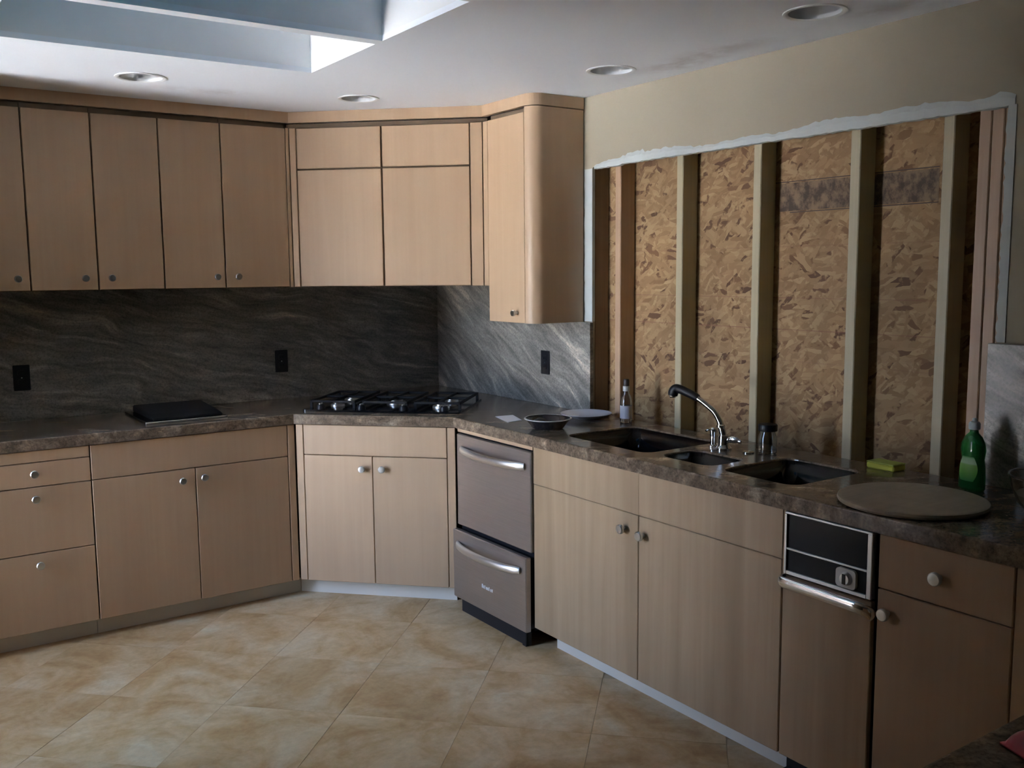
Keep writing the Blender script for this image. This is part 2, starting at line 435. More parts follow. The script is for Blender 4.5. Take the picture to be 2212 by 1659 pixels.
# ceiling with two skylight wells parted by a beam
holes = [[(x0, y0), (x1, y0), (x1, y1), (x0, y1)] for x0, x1, y0, y1 in WELLS]
LIGHTS = [(-1.85, -.80, .088), (-.89, -.83, .082), (-.295, -1.93, .088), (-.315, -2.94, .086)]
for lx, ly, lr in LIGHTS: holes.append([(lx+lr*math.cos(2*math.pi*k/40), ly+lr*math.sin(2*math.pi*k/40)) for k in range(40)])
bm = NB(); prism(bm, [(XL-.1, YF-.1), (.2, YF-.1), (.2, .1), (XL-.1, .1)], ZC, ZC+.02, holes)
ceil = struct('ceiling', bm, 'ceiling', 'white painted ceiling with two skylight wells, recessed lights and faint water stains')
for k, (x0, x1, y0, y1) in enumerate(WELLS):
    T = .02; zt = ZC+WELL_H
    bm = NB(); box(bm, x0-T, x1+T, y1, y1+T, ZC+.0201, zt); obj('well_wall', bm, 'white_paint', ceil)
    bm = NB(); box(bm, x0-T, x1+T, y0-T, y0, ZC+.0201, zt); obj('well_wall', bm, 'white_paint', ceil)
    bm = NB(); box(bm, x0-T, x0, y0, y1, ZC+.0201, zt); obj('well_wall', bm, 'white_paint', ceil)
    bm = NB(); box(bm, x1, x1+T, y0, y1, ZC+.0201, zt); obj('well_wall', bm, 'white_paint', ceil)
    bm = NB(); b4 = .04
    for q in ((x0, x1, y0, y0+b4), (x0, x1, y1-b4, y1), (x0, x0+b4, y0+b4, y1-b4), (x1-b4, x1, y0+b4, y1-b4)): box(bm, *q, zt, zt+.04)
    fr_ = struct('window_%d' % (3+k), bm, 'frame', 'skylight glazing on top of the %s ceiling well' % ('far', 'near')[k])
    bm = NB(); box(bm, x0+b4, x1-b4, y0+b4, y1-b4, zt+.015, zt+.022); obj('pane', bm, 'pane_tinted', fr_)
# roof deck above the ceiling keeps the sky out of the void between the wells
bm = NB(); holes = [[(x0-.03, y0-.02), (x1+.03, y0-.02), (x1+.03, y1+.02), (x0-.03, y1+.02)] for x0, x1, y0, y1 in WELLS]
prism(bm, [(XL-.4, YF-.4), (.6, YF-.4), (.6, .4), (XL-.4, .4)], ZC+WELL_H-.15, ZC+WELL_H-.03, [[(WELLS[0][0]-.03, WELLS[1][2]-.03), (WELLS[0][1]+.03, WELLS[1][2]-.03), (WELLS[0][1]+.03, WELLS[0][3]+.03), (WELLS[0][0]-.03, WELLS[0][3]+.03)]])
struct('roof', bm, 'frame', 'roof deck over the kitchen')
bm = NB(); box(bm, -1.20, .6, -4.5, .4, ZC+WELL_H+.05, 6.6); struct('sun_blocker_upper', bm, 'beige', 'unseen block added above the roof to keep sun off the skylights')  # added mass out of view, stops direct sun entering the wells

# walls
bm = NB(); box(bm, XL-.12, .22, 0, .12, 0, ZC+.5); struct('wall_back', bm, 'beige', 'beige back wall behind the cabinets and granite')
RX = Matrix(((0, 0, 1, 0), (1, 0, 0, 0), (0, 1, 0, 0), (0, 0, 0, 1)))   # (a, z) polygons on a wall of constant x
OY0, OY1, OZ1 = -3.405, -1.455, 2.072
bm = NB(); prism(bm, [(YF, 0), (-.0, 0), (-.0, ZC), (YF, ZC)], 0, .0125, [[(OY0, .90), (OY1, .90), (OY1, OZ1), (OY0, OZ1)]], RX)
wr = struct('wall_right', bm, 'beige', 'beige right wall with its drywall cut open down to studs and strand board')
bm = NB(); box(bm, .102, .113, OY0-.35, OY1+.35, .55, 2.39)
osb = obj('sheathing_panel', bm, 'osb', wr, 'tan strand board sheathing behind the studs')
bm = NB(); box(bm, .1012, .1019, -3.13, -2.47, 1.812, 1.918); obj('print', bm, 'ink', osb, 'smudged dark printed stamp')
bm = NB(); box(bm, .1010, .1018, -3.13, -2.44, 1.921, 1.925); box(bm, .1010, .1018, -3.13, -2.52, 1.805, 1.809); obj('print', bm, 'ink_line', osb, 'two thin dark printed lines')
def stud(y0, y1, mat, z0=.55, z1=2.39, label=None, x0=.0128, x1=.1015):
    bm = NB(); box(bm, x0, x1, y0, y1, z0, z1, .003); obj('stud', bm, mat, wr, label)
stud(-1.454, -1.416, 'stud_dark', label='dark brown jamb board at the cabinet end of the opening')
stud(-1.638, -1.600, 'stud_red', label='reddish pine stud nearest the wall cabinets')
stud(-2.033, -1.995, 'stud')
stud(-2.451, -2.413, 'stud')
stud(-2.889, -2.849, 'stud')
stud(-3.230, -3.192, 'stud')
stud(-3.347, -3.309, 'stud_red'); stud(-3.387, -3.3495, 'stud_red'); stud(-3.428, -3.3895, 'stud_red')
bm = NB(); box(bm, .0128, .1015, OY0, OY1+.04, 2.10, 2.39); obj('lintel', bm, 'stud', wr)
bm = NB(); box(bm, .0128, .1015, -3.30, -1.42, .50, .549); obj('sill_plate', bm, 'stud', wr)
# closing framing outside the opening
bm = NB(); box(bm, .114, .22, YF, 0, 0, ZC+.5); obj('outer_skin', bm, 'frame', wr)
# torn, bright gypsum edge along the head of the opening
bm = NB(); N = 120; ya, yb = OY1-.015, OY0-.02
rows = []
for k in range(N+1):
    t = k/N; y = ya+(yb-ya)*t
    thick = .040+.010*math.sin(t*9+1)+.005*math.sin(t*31)+random.uniform(-.003, .003)
    if t < .16: thick *= .45+3.2*t*(1 if t > .02 else .6)
    if .11 < t < .17: thick += .010
    if t > .955: thick += .016*math.sin((t-.955)/.045*math.pi)
    zlow = OZ1-.006+random.uniform(-.0018, .0018)-(.004 if t < .1 else 0)
    out_ = -.004+random.uniform(-.0015, .001)
    rows.append([bm.verts.new(p) for p in ((.013, y, zlow), (out_, y, zlow+.002), (out_-.001, y, zlow+thick*.6), (.0005, y, zlow+thick), (.013, y, zlow+thick))])
for a, b_ in zip(rows, rows[1:]):
    for q in range(4): bm.faces.new([a[q], b_[q], b_[q+1], a[q+1]])
bm.faces.new(rows[0]); bm.faces.new(rows[-1][::-1])
bmesh.ops.recalc_face_normals(bm, faces=bm.faces)
struct('trim_1', bm, 'gypsum', 'torn white gypsum edge along the top of the wall opening')
def ragged(name, y0, y1, z0, z1, label, side):
    bm = NB(); rows = []; n_ = 50
    for k in range(n_+1):
        z = z0+(z1-z0)*k/n_; w_ = random.uniform(-.0035, .0035)
        a, b_ = (y0+w_, y1) if side < 0 else (y0, y1+w_)
        rows.append([bm.verts.new(p) for p in ((.012, a, z), (-.0035, a+.001, z), (-.0035, b_-.001, z), (.012, b_, z))])
    for a, b_ in zip(rows, rows[1:]):
        for q in range(3): bm.faces.new([a[q], b_[q], b_[q+1], a[q+1]])
    bm.faces.new(rows[0]); bm.faces.new(rows[-1][::-1])
    bmesh.ops.recalc_face_normals(bm, faces=bm.faces); struct(name, bm, 'gypsum', label)
ragged('trim_2', -1.456, -1.396, 1.352, 2.066, 'bare whitish drywall strip between the end wall cabinet and the opening', 1)
ragged('trim_3', -3.432, -3.402, 1.362, 2.070, 'bare whitish drywall edge at the far side of the opening from the cabinets', 1)
# left wall with a big window, wall behind the camera darkened to cut bounce
LX = Matrix(((0, 0, 1, XL-.12), (1, 0, 0, 0), (0, 1, 0, 0), (0, 0, 0, 1)))
a0, a1, z0, z1 = WIN[0][1:]
bm = NB(); prism(bm, [(YF, 0), (0, 0), (0, ZC+.5), (YF, ZC+.5)], 0, .12, [[(a0, z0), (a1, z0), (a1, z1), (a0, z1)]], LX)
struct('wall_left', bm, 'beige', 'beige left wall with a tall daylight window')
def window(name, F, a0, a1, z0, z1, nm, label):
    b4 = .05; bm = NB()
    box(bm, a0, a1, .02, .07, z0, z0+b4, .004, F); box(bm, a0, a1, .02, .07, z1-b4, z1, .004, F)
    xs = [a0+(a1-a0-b4)*k/nm for k in range(nm+1)]
    for x in xs: box(bm, x, x+b4, .02, .07, z0+b4, z1-b4, .004, F)
    o = struct(name, bm, 'frame', label)
    for xa, xb in zip(xs, xs[1:]):
        bm = NB(); box(bm, xa+b4, xb, .040, .046, z0+b4, z1-b4, 0, F); obj('pane', bm, 'pane', o)
WL = Matrix(((0, -1, 0, XL), (1, 0, 0, 0), (0, 0, 1, 0), (0, 0, 0, 1)))
window('window_1', WL, *WIN[0][1:], 2, 'tall white framed window in the left wall')
bm = NB(); box(bm, XL-.12, .22, YF-.12, YF, 0, ZC+.5); struct('wall_front', bm, wood('light_absorbing_panelling', (.10, .06, .035), (.14, .085, .05), (.07, .04, .022)), 'wall behind the viewer, panelled dark to cut bounced light')  # unseen wall, given a dark finish to lessen indirect light
bm = NB(); box(bm, -40, 40, -40, 40, -.25, -.15); struct('ground', bm, 'outdoor', 'pale paving outside the house')

bm = NB(); box(bm, XL-BLOCKER_N, XL-.125, -.46, -.34, -.15, 2.8); box(bm, XL-BLOCKER_S, XL-.125, BLOCKER_SY-.12, BLOCKER_SY, -.15, 2.8); M['blocker_finish'] = plain('dark_blocker_finish', (.10, .075, .055), .8); struct('light_blocker_outside', bm, 'blocker_finish', 'unseen dark walls added outside the left window to block light')  # added out of view to make window light fall off along the sink run
# ------------------------------------------------------------------ cabinets
BD = .604                      # base fronts stand this far from the wall
ZB, ZT = .084, .866            # base fronts, bottom and top
DT = .019
def knob(parent, F, x, z, rad=.0165, y=0.):
    bm = NB()
    K = F @ Matrix.Translation((x, y, z)) @ Matrix.Rotation(math.radians(90), 4, 'X')
    lathe(bm, [(0, 0), (.0075, 0), (.0065, .012), (.009, .016), (rad, .021), (rad, .029), (rad*.86, .0315), (0, .0325)], 24, K)
    return obj('knob', bm, 'nickel', parent)
def front(name, parent, F, x0, x1, z0, z1, mat='maple', gap=.0016, bev=.0022, th=DT, y=0.):
    bm = NB(); box(bm, x0+gap, x1-gap, y, y+th, z0+gap, z1-gap, bev, F); return obj(name, bm, mat, parent)
def carcass(parent, F, W_, z0, z1, depth, mat='inside'):
    bm = NB(); t = .016; y0 = DT+.0015
    box(bm, 0, t, y0, depth, z0, z1, 0, F); box(bm, W_-t, W_, y0, depth, z0, z1, 0, F)
    box(bm, t, W_-t, y0, depth, z0, z0+t, 0, F); box(bm, t, W_-t, depth-t, depth, z0+t, z1, 0, F)
    box(bm, t, W_-t, y0, y0+.03, z1-.05, z1-.03, 0, F)
    return obj('carcass', bm, mat, parent)
def kick(parent, F, x0, x1, mat='kick', y=.0726):
    bm = NB(); box(bm, x0, x1, y, y+.016, 0.0005, ZB-.001, 0, F); return obj('toe_kick', bm, mat, parent)

WALLGAP = .003
# drawer stack on the left run
F = frame(-2.541, -BD, 0); Wd = .443
t = thing('drawer_cabinet', 'maple base cabinet with three knobbed drawers, left of the two-door base cabinet', 'cabinet', (-2.541, -BD, 0))
carcass(t, F, Wd, ZB, ZT, BD-WALLGAP); kick(t, F, 0, Wd)
front('pull_out_board', t, F, 0, Wd, .815, ZT)
for z0, z1, zk in ((.7105, .815, .769), (.425, .7105, .662), (ZB, .425, .377)):
    d = front('drawer_front', t, F, 0, Wd, z0, z1); knob(d, F, .221, zk)
# tall pantry added out of frame to block window light from the left run
t = thing('shade_pantry', 'tall maple pantry added outside the frame to shade the back wall run', 'cabinet', (-2.95, -.38, 0))
F = frame(-3.34, -.62, 0)
bm = NB(); box(bm, 0, .77, .022, .615, ZB, 2.39, 0, F); obj('carcass', bm, 'maple', t)
kick(t, F, 0, .77)
for z0, z1, zk in ((ZB, 1.30, 1.20), (1.30, 2.38, 1.40)):
    d = front('door', t, F, 0, .385, z0, z1); knob(d, F, .34, zk); d = front('door', t, F, .385, .77, z0, z1); knob(d, F, .43, zk)
# two-door cabinet on the left run
F = frame(-2.0965, -BD, 0); Wd = .9285
t = thing('base_cabinet', 'maple two-door base cabinet under the black grill on the back wall', 'cabinet', (-2.0965, -BD, 0))
carcass(t, F, Wd, ZB, ZT, BD-WALLGAP); kick(t, F, 0, Wd+.031)
front('false_drawer_front', t, F, 0, .889, .7105, ZT)
d = front('door', t, F, 0, .4436, ZB, .7105); knob(d, F, .380, .660)
d = front('door', t, F, .4436, .889, ZB, .7105); knob(d, F, .478, .664)
front('stile', t, F, .889, .9270, ZB, ZT)
# corner cabinet on the diagonal
CA = (-1.1666, -BD); CB = (-BD, -1.1786)
dl = math.hypot(CB[0]-CA[0], CB[1]-CA[1]); ang = math.degrees(math.atan2(CB[1]-CA[1], CB[0]-CA[0]))
F = frame(CA[0], CA[1], ang)
t = thing('corner_cabinet', 'diagonal maple corner base cabinet with two doors under the cooktop', 'cabinet', ((CA[0]+CB[0])/2, (CA[1]+CB[1])/2, 0))
bm = NB(); i_ = .022
ca = F @ Vector((0.004, i_, 0)); cb = F @ Vector((dl-.004, i_, 0))
pts = [(ca.x, ca.y), (cb.x, cb.y), (cb.x+.06, CB[1]), (-.004, CB[1]), (-.004, -.004), (CA[0]+.0, -.004), (CA[0], ca.y+.05)]
prism(bm, pts, ZB, ZB+.016)
for a, b_ in ((2, 3), (3, 4), (4, 5), (5, 6)):
    p, q = Vector((*pts[a], 0)), Vector((*pts[b_], 0)); d_ = (q-p).normalized(); nn = Vector((-d_.y, d_.x, 0))*.012
    prism(bm, [(p.x, p.y), (q.x, q.y), (q.x+nn.x, q.y+nn.y), (p.x+nn.x, p.y+nn.y)], ZB+.016, ZT)
box(bm, .02, dl-.02, i_, i_+.03, .70, .72, 0, F)
obj('carcass', bm, 'inside', t)
e0, e1, ec = .040, dl-.043, .390
front('stile', t, F, .0006, e0, ZB, ZT); front('stile', t, F, e1, dl-.0006, ZB, ZT)
front('false_drawer_front', t, F, e0, e1, .7165, ZT)
d = front('door', t, F, e0, ec, ZB, .7165); knob(d, F, ec-.048, .656)
d = front('door', t, F, ec, e1, ZB, .7165); knob(d, F, ec+.053, .658)
kick(t, F, -.029, dl-.024)
# drawer dishwasher
DY0, DY1 = -1.197, -1.797
t = thing('dishwasher', 'stainless steel two-drawer dishwasher standing between the corner cabinet and the sink cabinet', 'dishwasher', (-.604, (DY0+DY1)/2, 0))
bxo('body', 'black_plastic', t, -.592, -.01, DY1+.006, DY0-.006, .062, .846, .003)
F = frame(-.604, DY0, -90); DW = DY0-DY1
bxo('filler_strip', 'maple', t, 0, DW, .0, .018, .850, .8665, .001, F, 'maple filler strip above the steel front')
def dw_drawer(yo, z0, z1, zh):
    bm = NB(); box(bm, .003, DW-.003, yo, yo+.028, z0, z1, .004, F); d = obj('drawer_front', bm, 'steel', t)
    bm = NB(); box(bm, .010, DW-.010, yo+.028, .012 if yo < -.02 else .0118, z0+.01, z1-.006, 0, F)
    obj('drawer_side', bm, 'black_plastic', d)
    pts = []
    for k in range(25):
        s = k/24; bow = 1-(2*s-1)**2
        pts.append(F @ Vector((.055+s*(DW-.095), yo-.006-.046*bow**.75, zh)))
    bm = NB(); tube(bm, pts, [.0185 if 0 < k < 24 else .0155 for k in range(25)], 16, .62, up=(0, 0, 1)); obj('handle', bm, 'steel_bright', d, 'bowed bright bar handle')
    return d
dw_drawer(-.008, .408, .843, .776)
d = dw_drawer(-.036, .064, .392, .330)
# pale badge: a row of fine raised strokes, unreadable at this distance
bm = NB()
for k, (hgt, wd) in enumerate([(.018, .007), (.013, .006), (.016, .004), (.012, .008), (.012, .007), (.017, .004), (.011, .007), (.013, .006)]):
    x = .252+k*.0115; box(bm, x, x+wd, -.0372, -.0358, .172, .172+hgt, .0003, F)
obj('badge', bm, 'white_plastic', d, 'small pale badge')
bm = NB(); box(bm, .055, DW-.012, -.024, .0, .0008, .0635, .003, F); box(bm, DW-.040, DW-.012, -.032, -.024, .0008, .0635, .002, F)
obj('toe_panel', bm, 'black_plastic', t)
# sink cabinet
F = frame(-BD, -1.8025, -90); Wd = 1.2985
t = thing('sink_cabinet', 'long maple sink base cabinet with two wide doors below the black sink', 'cabinet', (-BD, -1.8025-Wd/2, 0))
carcass(t, F, Wd, ZB, ZT, BD-WALLGAP)
front('false_drawer_front', t, F, .0, .6485, .7105, ZT, 'maple_streaky', .0004, .001)
front('false_drawer_front', t, F, .6485, Wd, .7105, ZT, 'maple_streaky', .0004, .001)
d = front('door', t, F, 0, .6485, ZB, .7105, 'maple_streaky'); knob(d, F, .576, .647, .0175)
d = front('door', t, F, .6485, Wd, ZB, .7105, 'maple_streaky'); knob(d, F, .677, .643, .0175)
kick(t, F, .065, Wd)
# trash compactor
F = frame(-BD, -3.1030, -90); Wd = .3240
t = thing('trash_compactor', 'narrow built-in trash compactor with black control panel, chrome handle and maple panel', 'appliance', (-BD, -3.1030-Wd/2, 0))
bxo('body', 'black_plastic', t, .006, Wd-.006, .024, BD-.02, .10, ZT-.002, .003, F)
front('stile', t, F, 0, .012, .665, ZT, 'maple_streaky', .0004, .001)
bm = NB()
box(bm, .012, Wd-.010, -.010, .014, .8575, ZT-.001, .002, F); box(bm, .012, .020, -.010, .014, .672, .8575, .001, F)
box(bm, Wd-.026, Wd-.010, -.010, .014, .672, .8575, .002, F); box(bm, .020, Wd-.026, -.010, .014, .672, .683, .001, F)
box(bm, .020, Wd-.026, -.009, .014, .748, .754, .001, F)
obj('panel_frame', bm, 'nickel', t)
bxo('control_panel', 'dark_panel', t, .020, Wd-.026, -.003, .014, .754, .8575, 0, F)
bxo('control_panel', 'dark_panel', t, .020, Wd-.026, -.003, .014, .683, .748, 0, F)
bm = NB(); prism(bm, rrect(.200, .266, .686, .742, .012), 0.0, .010, (), F @ Matrix.Translation((0, -.003, 0)) @ Matrix.Rotation(math.radians(90), 4, 'X'))
dial = obj('dial_plate', bm, 'white_plastic', t)
bm = NB(); lathe(bm, [(0, 0), (.020, 0), (.017, .010), (.015, .012), (0, .012)], 28, F @ Matrix.Translation((.236, -.013, .715)) @ Matrix.Rotation(math.radians(90), 4, 'X')); obj('dial', bm, 'nickel', dial)
bm = NB(); box(bm, .230, .242, -.027, -.0249, .700, .730, .001, F); obj('pointer', bm, 'black_plastic', dial)
bm = NB(); hp = [F @ Vector(p) for p in ((.008, -.002, .652), (.012, -.022, .651), (.04, -.030, .650), (.15, -.031, .649), (.26, -.031, .648), (.296, -.028, .646), (.312, -.014, .637), (.316, -.002, .626))]
tube(bm, spline(hp, 5), .0175, 16, .55, up=(0, 0, 1)); obj('handle', bm, 'chrome', t, 'wide chrome bar handle')
front('door_panel', t, F, .0, Wd-.012, ZB, .665, 'maple_streaky', .0016)
bm = NB(); box(bm, .012, Wd-.012, .024, .06, .0008, .083, .003, F); box(bm, .02, .075, -.006, .024, .022, .048, .004, F); obj('foot_pedal', bm, 'black_plastic', t)
# drawer and door cabinet right of the compactor
F = frame(-BD, -3.4300, -90); Wd = .3760
t = thing('base_cabinet', 'maple base cabinet with one drawer over one door, right of the trash compactor', 'cabinet', (-BD, -3.43-Wd/2, 0))
carcass(t, F, Wd, ZB, ZT, BD-WALLGAP); kick(t, F, 0, Wd)
d = front('drawer_front', t, F, 0, Wd, .7105, ZT); knob(d, F, .182, .788, .0185)
d = front('door', t, F, 0, Wd, ZB, .7105); knob(d, F, .036, .648, .0175)
F = frame(-BD, -3.8075, -90); Wd = .466
t = thing('base_cabinet', 'plain maple corner filler cabinet at the right edge of the frame', 'cabinet', (-BD, -3.8075-Wd/2, 0))
carcass(t, F, Wd, ZB, ZT, BD-WALLGAP); kick(t, F, 0, Wd); front('stile', t, F, 0, Wd-.03, ZB, ZT)
F = frame(-.10, -4.275, 180)
t = thing('peninsula_cabinet', 'maple peninsula base under the near end of the granite worktop', 'cabinet', (-1.0, -4.6, 0))
bm = NB(); box(bm, -1.90, -.62, -4.88, -4.315, ZB, ZT); obj('carcass', bm, 'maple', t)
bm = NB(); box(bm, -1.85, -.62, -4.83, -4.37, .0005, ZB-.001); obj('toe_kick', bm, 'kick', t)

# worktop, one slab run around the corner, with sink cutouts
BOWLS = [(-.500, -.115, -2.375, -1.885), (-.487, -.300, -2.685, -2.435), (-.500, -.150, -3.055, -2.745)]
def bowl_outline(k, grow=0.):
    x0, x1, y0, y1 = BOWLS[k]; return rrect(x0-grow, x1+grow, y0-grow, y1+grow, .045+grow)
OV = .010
e = BD+OV; s_ = -(1.1726+BD)-OV*1.414
outer = [(-2.56, -e), (s_+e, -e), (-e, s_+e), (-e, -4.262), (-1.93, -4.262), (-1.93, -4.90), (-.003, -4.90), (-.003, -.003), (-2.56, -.003)]
bm = NB(); prism(bm, outer, .868, .916, [bowl_outline(k) for k in range(3)])
ed = [e_ for e_ in bm.edges if abs(e_.verts[0].co.z-.916) < 1e-5 and abs(e_.verts[1].co.z-.916) < 1e-5 and len(e_.link_faces) == 2 and e_.calc_face_angle(0) > 1.0]
bmesh.ops.bevel(bm, geom=ed, offset=.006, segments=3, affect='EDGES', profile=.5)
wt = obj('worktop', bm, 'granite_top'); tag(wt, 'polished brown granite worktop running round the corner and along the sink wall', 'worktop')
# granite backsplashes
bm = NB(); box(bm, -2.56, -.003, -.022, -.002, .9165, 1.5215); tag(obj('backsplash', bm, 'granite'), 'dark grey veined granite backsplash on the back wall under the wall cabinets', 'backsplash')
bm = NB(); prism(bm, [(-1.462, .9165), (-.0235, .9165), (-.0235, 1.5215), (-1.020, 1.5215), (-1.020, 1.3475), (-1.462, 1.3475)], -.022, -.002, (), RX); tag(obj('backsplash', bm, 'granite_right'), 'lighter lit granite backsplash on the right wall between corner and open studs', 'backsplash')
bm = NB(); box(bm, -.022, -.002, -4.9, -3.389, .9165, 1.358, .001); tag(obj('backsplash', bm, 'granite_right'), 'granite backsplash beyond the open studs, behind the green soap bottle', 'backsplash')

# ------------------------------------------------------------------ wall cabinets
UD = .303; UB, UT = 1.523, 2.318; UTOP = 2.340
def upper(label, x0, doors, y=-UD):
    F = frame(x0, y, 0); Wd = doors[-1][1]
    t = thing('wall_cabinet', label, 'cabinet', (x0, y, UB), 'maple wall cabinets on the back wall')
    bm = NB(); box(bm, 0.001, Wd-.001, DT+.0015, UD-WALLGAP, UB+.001, UTOP-.001, 0, F); obj('carcass', bm, 'inside', t)
    for a, b_, kx in doors:
        d = front('door', t, F, a, b_, UB, UT, 'maple', .0032)
        if kx is not None: knob(d, F, kx, 1.579, .0155)
    return t
upper('single-door maple wall cabinet at the left edge of the frame', -2.530, [(0, .290, .239)])
upper('narrow single-door maple wall cabinet, second from the left edge of the frame', -2.2400, [(0, .280, .222)])
upper('wide two-door maple wall cabinet in the middle of the back wall', -1.9600, [(0, .2935, .054), (.2935, .585, .538)])
t = upper('single-door maple wall cabinet next to the diagonal corner cabinet', -1.3750, [(0, .331, .056)])
F = frame(-1.3750, -UD, 0); front('stile', t, F, .331, .3475, UB, UT, 'maple', .0004, .001)
UA = (-1.0270, -UD); UBp = (-UD, -.9780)
dl = math.hypot(UBp[0]-UA[0], UBp[1]-UA[1]); ang = math.degrees(math.atan2(UBp[1]-UA[1], UBp[0]-UA[0]))
F = frame(UA[0], UA[1], ang)
t = thing('corner_wall_cabinet', 'diagonal maple corner wall cabinet with two tall doors under two short doors', 'cabinet', ((UA[0]+UBp[0])/2, (UA[1]+UBp[1])/2, UB))
bm = NB(); ca = F @ Vector((.004, DT+.0015, 0)); cb = F @ Vector((dl-.004, DT+.0015, 0))
prism(bm, [(ca.x, ca.y), (cb.x, cb.y), (cb.x+.02, UBp[1]+.002), (-.004, UBp[1]+.002), (-.004, -.004), (UA[0]+.001, -.004), (UA[0]+.001, ca.y+.02)], UB+.001, UTOP-.001)
obj('carcass', bm, 'inside', t)
e0, ec, e1 = .035, .4780, .9270
front('stile', t, F, .0008, e0, UB, UT, 'maple', .0012); front('stile', t, F, e1, dl-.0008, UB, UT, 'maple', .0012)
for a, b_ in ((e0, ec), (ec, e1)):
    front('door', t, F, a, b_, UB, 2.112, 'maple', .0042); front('short_door', t, F, a, b_, 2.112, UT, 'maple', .0042)
# end wall cabinet with rounded outer corner, hangs lower
RB = 1.349; YE = -1.392; RR = .062
t = thing('wall_cabinet', 'lower-hanging maple end wall cabinet with a rounded corner beside the open studs', 'cabinet', (-UD, -1.2, RB))
F = frame(-UD, UBp[1], -90)
front('stile', t, F, .0008, .043, UB, UT, 'maple', .0008)
d = front('door', t, F, .043, YE*-1+UBp[1]-RR-.004, RB, UT, 'maple', .001); knob(d, F, .285, 1.397, .0145)
bm = NB(); box(bm, -UD+DT+.0015, -.004, YE+RR+.002, UBp[1]-.045, RB+.001, UTOP-.001); obj('carcass', bm, 'inside', t)
def arc(inset):
    return [(-UD+RR-(RR-inset)*math.cos(math.radians(a_)), YE+RR-(RR-inset)*math.sin(math.radians(a_))) for a_ in range(0, 91, 10)]
bm = NB(); ao = arc(0); ai = arc(.016)
prism(bm, [*ao, (-.006, YE), (-.006, YE+.016), *ai[::-1]], RB, UTOP-.001)
for fc in bm.faces:
    if abs(fc.normal.z) < .1: fc.smooth = True
for e_ in bm.edges:
    if len(e_.link_faces) == 2 and e_.calc_face_angle(0) > .5: e_.smooth = False
obj('side_panel', bm, 'maple', t, 'side panel bent round the outer corner')
# fascia between the doors and the ceiling
def pathoff(o):
    # front line of the fascia, pushed out by o
    F2 = frame(UA[0], UA[1], ang); n2 = F2.to_3x3() @ Vector((0, -1, 0))
    y_ = -UD-o; P = Vector((UA[0], UA[1], 0))+n2*o; D = Vector((UBp[0]-UA[0], UBp[1]-UA[1], 0)).normalized()
    t1 = (y_-P.y)/D.y; p1 = P+D*t1; t2 = (-UD-o-P.x)/D.x; p2 = P+D*t2
    ac = [(-UD+RR-(RR+o)*math.cos(math.radians(a_)), YE+RR-(RR+o)*math.sin(math.radians(a_))) for a_ in range(0, 91, 10)]
    return [(-2.532, y_), (p1.x, p1.y), (p2.x, p2.y), *ac, (-.006, YE-o)]
a_ = pathoff(.004); b_ = pathoff(-.018)
bm = NB(); prism(bm, a_+b_[::-1], 2.3425, ZC-.001); obj_f = obj('cabinet_fascia', bm, 'maple'); tag(obj_f, 'maple fascia strip between the wall cabinet doors and the ceiling', 'trim')

# ------------------------------------------------------------------ ceiling lights
names_l = ['recessed ceiling light nearest the left edge of the frame, beside the skylight', 'recessed ceiling light in front of the diagonal corner wall cabinet',
           'recessed ceiling light nearest the rounded end wall cabinet above the sink run', 'largest recessed ceiling light, high over the far end of the open studs']
for (lx, ly, lr), nm in zip(LIGHTS, names_l):
    t = thing('recessed_light', 'white '+nm, 'light', (lx, ly, ZC), 'recessed ceiling lights')
    Fl = Matrix.Translation((lx, ly, ZC))
    bm = NB(); lathe(bm, [(lr-.004, .012), (lr-.004, -.001), (lr+.004, -.0045), (lr+.013, -.0035), (lr+.014, -.0005), (lr-.002, -.0004), (lr-.002, .012)], 40, Fl); obj('trim_ring', bm, 'white_plastic', t)
    bm = NB(); lathe(bm, [(lr-.0045, .0125), (lr-.006, .060), (lr-.012, .120), (lr-.020, .150), (lr-.003, .151), (lr-.003, .0125)], 40, Fl); obj('reflector', bm, 'reflector', t)
    bm = NB(); lathe(bm, [(0, .122), (.020, .124), (.034, .130), (.038, .136), (.026, .152), (.016, .165), (0, .165)], 28, Fl); obj('bulb', bm, 'white_plastic', t)
    bm = NB(); lathe(bm, [(lr-.004, .1515), (lr-.004, .175), (0, .176)], 28, Fl); obj('housing', bm, 'nickel', t)

# ------------------------------------------------------------------ outlets
def outlet(label, F):
    t = thing('outlet', label, 'outlet', tuple(F.to_translation()), 'black outlets on the granite')
    bm = NB(); box(bm, -.036, .036, -.006, 0, -.060, .060, .003, F); obj('cover_plate', bm, 'black_plastic', t)
    for z in (-.021, .021):
        bm = NB(); prism(bm, rrect(-.017, .017, z-.0145, z+.0145, .008, 3), .0, .0025, (), F @ Matrix.Translation((0, -.006, 0)) @ Matrix.Rotation(H, 4, 'X')); s = obj('socket', bm, 'black_plastic', t)
        bm = NB()
        for x in (-.006, .006): box(bm, x-.001, x+.001, -.0092, -.0084, z-.003, z+.005, 0, F)
        obj('slots', bm, 'black_gloss', s)
    bm = NB(); lathe(bm, [(0, 0), (.003, 0), (.0025, .001), (0, .0012)], 10, F @ Matrix.Translation((0, -.006, 0)) @ Matrix.Rotation(H, 4, 'X')); obj('screw', bm, 'nickel', t)
outlet('black outlet on the back-wall granite at the left edge of the frame', frame(-2.268, -.0222, 0, 1.119))
outlet('black outlet on the back-wall granite left of the cooktop', frame(-1.003, -.0222, 0, 1.121))
outlet('black outlet on the right-wall granite below the rounded wall cabinet', frame(-.0222, -1.108, -90, 1.133))

